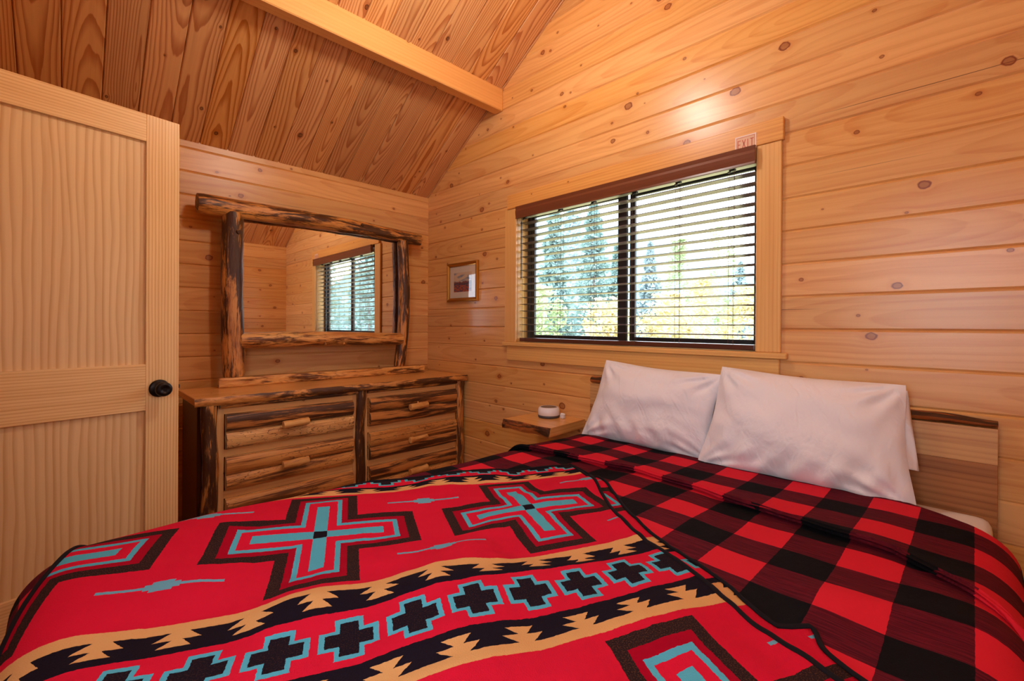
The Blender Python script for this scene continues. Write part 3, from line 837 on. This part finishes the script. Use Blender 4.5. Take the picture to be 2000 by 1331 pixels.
# ------------------------------------------------------------------ bed covers
CX0, CX1, CY0 = 1.672, 3.338, -2.262
def crease_y(x):
    pts = [(1.6, -.70), (1.95, -.615), (2.25, -.555), (2.5, -.552), (2.88, -.625), (3.1, -.665), (3.26, -.78), (3.4, -.85)]
    for (a, ya), (b_, yb) in zip(pts, pts[1:]):
        if x <= b_: return lerp(ya, yb, max(0, min(1, (x-a)/(b_-a))))
    return pts[-1][1]
def bed_w(x, y):
    z = .627 + .030*sstep(-.75, -1.85, y)*sstep(2.25, 1.85, x)
    z += .010*mnoise.noise(Vector((x*2.1, y*2.1, 3.3))) + .004*mnoise.noise(Vector((x*5.3, y*4.1, 8.1)))
    return z
def crease_d(x, y): return y - crease_y(x) - .012*mnoise.noise(Vector((x*5, 0, 1)))
def crease_s(x): return .85+.6*mnoise.noise(Vector((x*3.5, 2, 0)))
def plaid_w(x, y):
    z = bed_w(x, y)
    d = crease_d(x, y)
    z += .023*sstep(-.002, .004, d)*math.exp(-max(0, d)/.12)*crease_s(x)
    z -= .006*math.exp(-(d+.020)**2/.0006)
    # soft wrinkles running from the turned edge
    z += .0035*mnoise.noise(Vector((x*11, y*4.5, 1.2)))
    z += .010*math.exp(-((y+.98)-.33*(x-3.1))**2/.004)*sstep(2.9, 3.1, x)
    return z
def blanket_w(x, y):
    z0 = z = bed_w(x, y)
    fd = sstep(-.02, .16, min(x-(CX0+.115), y-(CY0+.115), CX1-.115-x))
    z += .022*mnoise.noise(Vector((x*4.4+1, y*3.4, 5.5))) + .011*mnoise.noise(Vector((x*8.0, y*6.5, 2.5)))
    s_ = (x-2.748)*.42+(y+1.172)*.9075; t_ = -(x-2.748)*.9075+(y+1.172)*.42
    z += .0035*mnoise.noise(Vector((s_*5, t_*26, 1.5))) + .0022*mnoise.noise(Vector((s_*24, t_*6, 4.5)))
    # long soft folds that cross the stripes
    z += .010*math.exp(-((x-2.36)*.9+(y+1.47)*.42)**2/.0040)*sstep(-1.9, -1.6, y)*sstep(-1.15, -1.4, y)
    return z0 + (z-z0)*fd
def drape(p, q, off, r, wf):
    cx = min(max(p, CX0+r), CX1-r); cy = max(q, CY0+r)
    dx, dy = p-cx, q-cy; d = math.hypot(dx, dy)
    R_ = r+off
    if d < 1e-9: return Vector((p, q, wf(p, q)+off))
    ux, uy = dx/d, dy/d
    if d < R_*PI/2: h, dz = R_*math.sin(d/R_), R_*(1-math.cos(d/R_))
    else:
        e = d-R_*PI/2; h, dz = R_ + e*.10 + .018*math.sin(math.atan2(uy, ux)*9+p*7+q*6)*min(1, e/.2), R_+e
    x, y = cx+ux*h, cy+uy*h
    return Vector((x, y, wf(cx+ux*min(h, r), cy+uy*min(h, r))+off-dz))

# plaid
g = G('buffalo_plaid'); u, v = g.uv()
S_ = .1187
wob = (g.noise(u*60.0, v*60.0, 0.0, 2.0) - .5)*.0028
a = g.floor((u - 3.0065 + wob)/S_ + 400.0); c = g.floor((v + .8365 + wob)/S_ + 400.0)
ra = (g.fract(a/2.0) < .25); rc = (g.fract(c/2.0) < .25)
red, blk = rgb(214, 34, 52), rgb(13, 11, 15)
tw = g.noise(u*14.0, v*260.0, 1.0, 2.0)
mar = g.mix(g.ss(tw, .35, .7), rgb(74, 12, 26), rgb(106, 20, 36))
col = g.mix(ra, g.mix(rc, blk, mar), g.mix(rc, mar, red))
M_plaid = g.bsdf(col, .9, bump=g.noise(u*30.0, v*16.0, 0.0, 4.0)*.7 + g.noise(u*300.0, v*300.0, 1.0, 1.0)*.15, bstr=.35, bdist=.010, spec=.12)
b = B(); NP, NQ = 180, 300
P0, P1 = CX0-.50, CX1+.50
def qtop(p): return -.172 - .012*math.sin(p*5) - .125*sstep(3.02, 3.30, p)
def comf(fu, fv):
    p = lerp(P0, P1, fu)
    qc = crease_y(p) + .012*mnoise.noise(Vector((p*5, 0, 1)))
    if fv < .60: q = lerp(CY0-.46, qc-.03, fv/.60)
    elif fv < .80: q = lerp(qc-.03, qc+.03, (fv-.60)/.20)
    else: q = lerp(qc+.03, qtop(p), (fv-.80)/.20)
    P = drape(p, q, .0, .115, plaid_w)
    cd_ = crease_d(p, max(q, CY0+.115))
    if -.01 < cd_ < .2 and P.z > .45: P.y -= .034*crease_s(p)*sstep(-.002, .004, cd_)*math.exp(-max(0, cd_)/.06)
    d = qtop(p)-q
    P.z -= .014*max(0, 1-d/.03)**2
    P.z = max(P.z, .03)
    return P, (p, q)
b.grid(comf, NP, NQ)
cf = b.build('plaid_comforter', M_plaid); solid(cf, .012)
tag(cf, 'red and black buffalo plaid comforter spread over the bed', 'comforter')

# patterned blanket
BD, BN, BO = Vector((.42, .9075)), Vector((-.9075, .42)), Vector((2.748, -1.172))
g = G('southwest_blanket_weave'); u, v = g.uv()
u0, v0_ = u, v
je = (g.noise(u*130.0, v*130.0, 0.0, 2.0) - .5)*.0045
je2 = (g.noise(u*95.0, v*95.0, 9.0, 2.0) - .5)*.0045
u, v = u + je, v + je2
U1, V1, US = .588, .85, .117
uu = (g.fract((u + .187)/U1 + .5) - .5)*U1; vv = (g.fract((v - V1/2)/V1 + .5) - .5)*V1
au, av = g.abs(uu), g.abs(vv)
def cross(a, b_, L, W): return g.max((a < L)*(b_ < W), (a < W)*(b_ < L))
Rd, Dr, Bk, Tq, Cr = rgb(206, 22, 52), rgb(160, 4, 34), rgb(40, 26, 28), rgb(84, 170, 190), rgb(214, 160, 100)
Nv = rgb(26, 18, 28)
fz = g.noise(u0*420.0, v0_*420.0, 0.0, 1.0)
Bkf = g.mix(g.ss(fz, .45, .75), Bk, rgb(84, 52, 34))
lines = g.ss(g.fract(u*120.0), .0, .3)
col = g.mix(g.noise(u*3.0, v*7.0, 0.0, 3.0), rgb(196, 16, 46), rgb(214, 28, 56))
col = g.mix(cross(au, av, .250, .094), col, Bkf)
col = g.mix(cross(au, av, .222, .067), col, Dr)
col = g.mix(cross(au, av, .200, .051), col, Tq)
col = g.mix(cross(au, av, .187, .039), col, Rd)
col = g.mix(cross(au, av, .160, .0165), col, Tq)
col = g.mix((au < .0165)*(av < .0165), col, Nv)
# small turquoise darts between the crosses
du = g.abs((g.fract((u + .187)/U1) - .5)*U1); dv = g.abs(av - .158)
dart = g.max((du < .112)*(dv < .0040), g.max((du < .032)*(dv < .009), (du < .020)*(dv < .0165)))
col = g.mix(dart*.9, col, Tq)
# bands
v2 = (g.fract(v/V1 + .5) - .5)*V1; bv = g.abs(v2)
u2 = (g.fract(u/US + .5) - .5)*US; a2 = g.abs(u2); a3 = g.abs((g.fract(u/US) - .5)*US)
black = (bv > .069)*(bv < .132)
t1 = (bv > .107)*(bv < .131)*(a3 < (.131 - bv)*1.05 + .013)
t2 = (bv > .087)*(bv < .109)*(a3 < (.109 - bv)*.95 + .006)
cream = g.max((bv > .130)*(bv < .157), g.max(t1, t2))
col = g.mix(black, col, Nv); col = g.mix(cream, col, Cr)
col = g.mix(cross(a2, bv, .0515, .0250), col, Tq)
col = g.mix(cross(a2, bv, .0415, .0165), col, g.mix(g.ss(fz, .5, .8), Nv, rgb(70, 44, 34)))
M_blk = g.bsdf(col, .95, bump=fz*.6 + g.noise(u0*26.0, v0_*18.0, 4.0, 4.0)*.6, bstr=.38, bdist=.006, spec=.08)
M_hem = plain('black_binding', rgb(24, 18, 22), .85, .15)
bk = empty('patterned_blanket', (2.3, -1.5, .64)); tag(bk, 'red blanket with black and turquoise crosses folded over the foot of the bed', 'blanket')
def uedge(v): return .018 + .118*sstep(.14, .68, v) + .004*math.sin(v*11) + .010*sstep(-.2, -.5, v)
def ufold(v):
    e = uedge(v) + .052 - .034*sstep(.45, .80, v)
    e += .055*math.exp(-((v+.245)/.045)**2)*(1 if v < -.245 else .0 + 1.0*(1-sstep(-.245, -.225, v)))
    return e
VM = .79
def bl_pt(u, v, off, lift=0.0):
    p = BO + BD*u + BN*v
    P = drape(p.x, p.y, off, .115, blanket_w)
    zz = plaid_w(P.x, P.y)
    if P.z < zz + off*.6 and p.x > CX0+.115 and p.y > CY0+.115: P.z = zz + off*.6
    P.z += lift
    return P
UB = -1.315
b = B(); NU, NV = 200, 190
def lower(fu, fv):
    v = lerp(-1.05, VM, fv); u = lerp(uedge(v)-.10, ufold(v), fu)
    return bl_pt(u, v, .006, 0), (u-.10, v)
b.grid(lower, 12, NV); solid(b.build('folded_layer', M_blk, bk), .004)
b = B()
def upper(fu, fv):
    v = lerp(-1.05, VM, fv); e = uedge(v); u = lerp(UB, e, fu**.85 if False else fu)
    lift = .004*sstep(e-.05, e, u)
    return bl_pt(u, v, .0135, lift), (u, v + .065*sstep(.62, .79, v))
b.grid(upper, NU, NV); solid(b.build('woven_panel', M_blk, bk), .005)
def hem(name, fn, r, n=170):
    pts = [fn(i/(n-1)) for i in range(n)]
    B().tube(pts, [r]*n, 10, 1.0, .15, freq=30).build(name, M_hem, bk)
hem('hem_binding', lambda t: bl_pt(uedge(lerp(-1.05, VM, t)), lerp(-1.05, VM, t), .0135, .003), .0062)
hem('hem_binding', lambda t: bl_pt(ufold(lerp(-1.05, VM, t)), lerp(-1.05, VM, t), .006, .001), .0050)
hem('hem_binding', lambda t: bl_pt(UB, lerp(-1.05, VM, t), .0135, .001), .0050)
hem('hem_binding', lambda t: bl_pt(lerp(UB, uedge(VM), t), VM, .0115, .001), .0055)

# ------------------------------------------------------------------ lamp (above the frame), outside, light
lamp = empty('pendant_lamp', (1.845, -1.1, 2.74)); tag(lamp, 'frosted globe pendant lamp hanging from the ridge', 'lamp')
LP = Vector((1.845, -1.1, 2.74))
g = G('lit_globe'); em = g.n('ShaderNodeEmission'); em.inputs[0].default_value = LAMP_COL; em.inputs[1].default_value = LAMP_E
g.nt.links.new(em.outputs[0], g.out.inputs[0])
n = 14; b = B().lathe([(max(.0001, .095*math.sin(PI*i/n)), -.095*math.cos(PI*i/n)) for i in range(n+1)], LP, seg=28); b.build('globe', g.mat, lamp)
b = B().lathe([(0, 0), (.03, 0), (.03, .04), (.008, .06), (0, .06)], LP+Vector((0, 0, .094)), seg=20); b.build('cap', M_bronze, lamp)
B().tube([LP+Vector((0, 0, .15)), Vector((LP.x, LP.y, roof(LP.x)))], [.004]*2, 8).build('cable', M_clip, lamp)

b = B(); b.quad((-40, .25, -.6), (44, .25, -.6), (44, 70, -.6), (-40, 70, -.6))
g = G('meadow'); tc = g.n('ShaderNodeTexCoord'); nz = g.n('ShaderNodeTexNoise'); nz.inputs['Scale'].default_value = 30; nz.inputs['Detail'].default_value = 5
g.nt.links.new(tc.outputs['Generated'], nz.inputs['Vector'])
struct(b.build('ground', g.bsdf(g.mix(V(g, nz.outputs[0]), rgb(150, 150, 110), rgb(214, 196, 130)), .95)), 'dry grass outside')

def leafmat(name, a, c): 
    g = G(name); u, v = g.uv()
    c_ = g.mix(g.noise(u*.6, v*.6, 0.0, 2.0), a, c)
    d = g.n('ShaderNodeBsdfDiffuse'); t = g.n('ShaderNodeBsdfTranslucent'); m_ = g.n('ShaderNodeMixShader'); m_.inputs[0].default_value = .3
    g.put(d.inputs[0], c_); g.put(t.inputs[0], c_)
    g.nt.links.new(d.outputs[0], m_.inputs[1]); g.nt.links.new(t.outputs[0], m_.inputs[2]); g.nt.links.new(m_.outputs[0], g.out.inputs[0])
    return g.mat
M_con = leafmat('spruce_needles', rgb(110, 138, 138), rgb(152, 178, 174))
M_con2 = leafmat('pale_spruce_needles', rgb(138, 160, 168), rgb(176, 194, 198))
M_asp = leafmat('aspen_leaves', rgb(206, 192, 140), rgb(216, 206, 172))
M_grn = leafmat('green_leaves', rgb(150, 170, 130), rgb(182, 196, 154))
# forested slope far behind the trees
b = B()
def hill(fu, fv):
    x = lerp(-75, 95, fu); y = lerp(24, 62, fv)
    pts = [(-75, 18), (-40, 16), (-30, 14), (-23, 11), (-17, 7.5), (-9, 5.5), (5, 4.0), (40, 7), (95, 12)]
    for (xa, za), (xb, zb) in zip(pts, pts[1:]):
        if x <= xb + 1e-6: zt = lerp(za, zb, (x-xa)/(xb-xa)); break
    k = mnoise.noise(Vector((x*.8, y*.3, 0)))*1.0 + abs(mnoise.noise(Vector((x*2.6, y*.9, 3))))*1.5
    s = sstep(0, .55, fv)
    return Vector((x, y, -.6 + (zt+.6)*s + k*min(1, fv*6))), (x, y)
b.grid(hill, 420, 26, smooth=False)
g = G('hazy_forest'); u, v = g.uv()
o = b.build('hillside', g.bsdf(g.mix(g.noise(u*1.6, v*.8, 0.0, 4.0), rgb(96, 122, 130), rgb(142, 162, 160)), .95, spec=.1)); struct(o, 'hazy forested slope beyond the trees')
M_trk = plain('pale_trunk', rgb(206, 202, 200), .9); M_trk2 = plain('grey_trunk', rgb(150, 138, 136), .9)
def tree(name, label, x, y, h, w, kind, mat, tm, seed, nl=2600, low=.12):
    rnd = random.Random(seed); gz = -.6
    e = empty(name, (x, y, gz)); tag(e, label, 'tree', 'trees outside the window')
    n = 8
    pts = [(x + .05*math.sin(i*1.3+seed)*(i > 0), y, gz + h*.95*i/(n-1)) for i in range(n)]
    B().tube(pts, [max(.02, h*.013*(1-i/(n-.2))) for i in range(n)], 10, seed, .08).build('trunk', tm, e)
    b = B()
    clumps = [(rnd.random(), rnd.random()*2*PI, math.sqrt(rnd.random()), .10+.16*rnd.random()) for _ in range(34)]
    for _ in range(nl):
        t = rnd.random()**(1.25 if kind == 'c' else .9); z = gz + h*(low + (1-low)*t)
        if kind == 'c':
            R_ = w*(1-t)**.85*(.55+.45*abs(math.sin(t*h*3.1+seed)))
            s = .07+.09*rnd.random()
        else:
            R_ = w*math.sin(PI*min(1, .12+t*.86))**.6*(.75+.35*math.sin(t*9+seed))
            s = .055+.06*rnd.random()
        a = rnd.random()*2*PI; rr = R_*math.sqrt(rnd.random())
        if kind == 'a':
            ct, ca, cr, cs = clumps[rnd.randrange(len(clumps))]
            z = gz + h*(low + (1-low)*min(1, max(0, ct + rnd.gauss(0, cs*.45))))
            rr = w*math.sin(PI*min(1, .15+ct*.8))**.6*cr; a = ca
            x_, y_ = x + rnd.gauss(0, cs*w), y + rnd.gauss(0, cs*w); s *= .8
        else: x_, y_ = x, y
        c = Vector((x_+rr*math.cos(a), y_+rr*math.sin(a), z-(rr*.35 if kind == 'c' else 0)))
        d1 = Vector((rnd.gauss(0, 1), rnd.gauss(0, 1), rnd.gauss(0, .6))).normalized()
        d2 = d1.cross(Vector((rnd.gauss(0, 1), rnd.gauss(0, 1), rnd.gauss(0, 1)))).normalized()
        q = [c-d1*s, c-d2*s*.45, c+d1*s, c+d2*s*.45]
        k = rnd.random()*40
        b.add(q, [(0, 1, 2, 3)], [[(k, 0), (k, 1), (k+1, 1), (k+1, 0)]])
    b.build('foliage', mat, e)
# what the window shows: left = towards -x
for i, a in enumerate([
    # name, label, x, y, h, w, kind, mat, trunk
    ('spruce_tree', 'tall blue green spruce at the left frame of the window', -7.16, 10.07, 6.6, 1.15, 'c', M_con, M_trk2),
    ('spruce_tree', 'tall blue green spruce in the middle of the left pane', -8.26, 13.94, 8.0, 1.45, 'c', M_con, M_trk2),
    ('spruce_tree', 'shorter blue green spruce just left of the centre mullion', -4.83, 10.44, 4.4, 0.8, 'c', M_con, M_trk2),
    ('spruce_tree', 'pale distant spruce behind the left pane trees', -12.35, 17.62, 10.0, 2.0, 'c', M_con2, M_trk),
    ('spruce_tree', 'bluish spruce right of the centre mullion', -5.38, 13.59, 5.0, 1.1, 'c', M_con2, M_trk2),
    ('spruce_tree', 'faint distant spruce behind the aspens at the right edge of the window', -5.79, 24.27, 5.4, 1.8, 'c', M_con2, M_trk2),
    ('aspen_tree', 'pale yellow aspen low in the left pane near the mullion', -3.09, 7.07, 2.5, 0.7, 'a', M_asp, M_trk),
    ('aspen_tree', 'pale yellow aspen just right of the centre mullion', -2.72, 9.58, 2.7, 0.75, 'a', M_asp, M_trk),
    ('aspen_tree', 'pale yellow aspen in the middle of the right pane', -4.5, 16.32, 3.8, 0.8, 'a', M_asp, M_trk),
    ('aspen_tree', 'pale yellow aspen at the right end of the window', -1.12, 11.21, 2.9, 0.8, 'a', M_asp, M_trk),
    ('birch_tree', 'pale green leafy tree low at the left window edge', -4.64, 6.65, 2.8, 0.7, 'a', M_grn, M_trk),
    ('birch_tree', 'pale green loose tree rising high in the right pane', -4.59, 18.37, 6.2, 0.9, 'a', M_grn, M_trk),
    ('birch_tree', 'tall thin pale tree right of the bluish spruce', -6.87, 18.9, 6.0, 0.7, 'a', M_grn, M_trk),
    ('spruce_tree', 'dark green spruce seen only reflected in the dresser mirror, left part', 17.0, 8.0, 7.0, 2.2, 'c', M_con, M_trk2),
    ('spruce_tree', 'dark green spruce seen only reflected in the dresser mirror, right part', 23.0, 8.0, 7.5, 2.4, 'c', M_con, M_trk2)]):
    tree(*a, seed=i+3, nl=5000 if a[6] == 'c' else 3600, low=.10 if a[6] == 'c' else .16)

sl = bpy.data.lights.new('sun', 'SUN'); sl.energy = SUN_E; sl.angle = .02; sl.color = (1.0, .95, .86)
so = bpy.data.objects.new('sun', sl); COL.objects.link(so); so.rotation_euler = Vector((-.75, .10, -.62)).to_track_quat('-Z', 'Y').to_euler(); so.location = (20, 2, 16)
w = bpy.data.worlds.new('sky'); SC.world = w; w.use_nodes = True
nt = w.node_tree; nt.nodes.clear()
bg = nt.nodes.new('ShaderNodeBackground'); ow = nt.nodes.new('ShaderNodeOutputWorld')
bg.inputs[0].default_value = SKY_COL; bg.inputs[1].default_value = SKY_E
nt.links.new(bg.outputs[0], ow.inputs[0])
def portal(name, loc, rot, sx, sy):
    l = bpy.data.lights.new(name, 'AREA'); l.shape = 'RECTANGLE'; l.size = sx; l.size_y = sy; l.cycles.is_portal = True
    o = bpy.data.objects.new(name, l); COL.objects.link(o); o.location = loc; o.rotation_euler = rot
portal('window_daylight', ((WX0+WX1)/2, .165, (WZ0+WZ1)/2), (-PI/2, 0, 0), WX1-WX0, WZ1-WZ0)
portal('front_window_daylight', ((FW[0]+FW[1])/2, YF-.06, (FW[2]+FW[3])/2), (PI/2, 0, 0), FW[1]-FW[0], FW[3]-FW[2])
portal('doorway_daylight', ((DX0+DX1)/2, YF-.03, DZ/2), (PI/2, 0, 0), DX1-DX0, DZ)

vs = SC.view_settings
vs.view_transform = 'Standard'; vs.look = 'None'; vs.gamma = 1.0; vs.exposure = EXPO; vs.use_curve_mapping = False
SC.display_settings.display_device = 'sRGB'
cy = SC.cycles
cy.max_bounces = 7; cy.diffuse_bounces = 4; cy.glossy_bounces = 4; cy.use_adaptive_sampling = True; cy.adaptive_threshold = .08; cy.use_light_tree = False; cy.transparent_max_bounces = 16
cy.sample_clamp_indirect = 6.0; cy.use_denoising = True; cy.caustics_reflective = False; cy.caustics_refractive = False
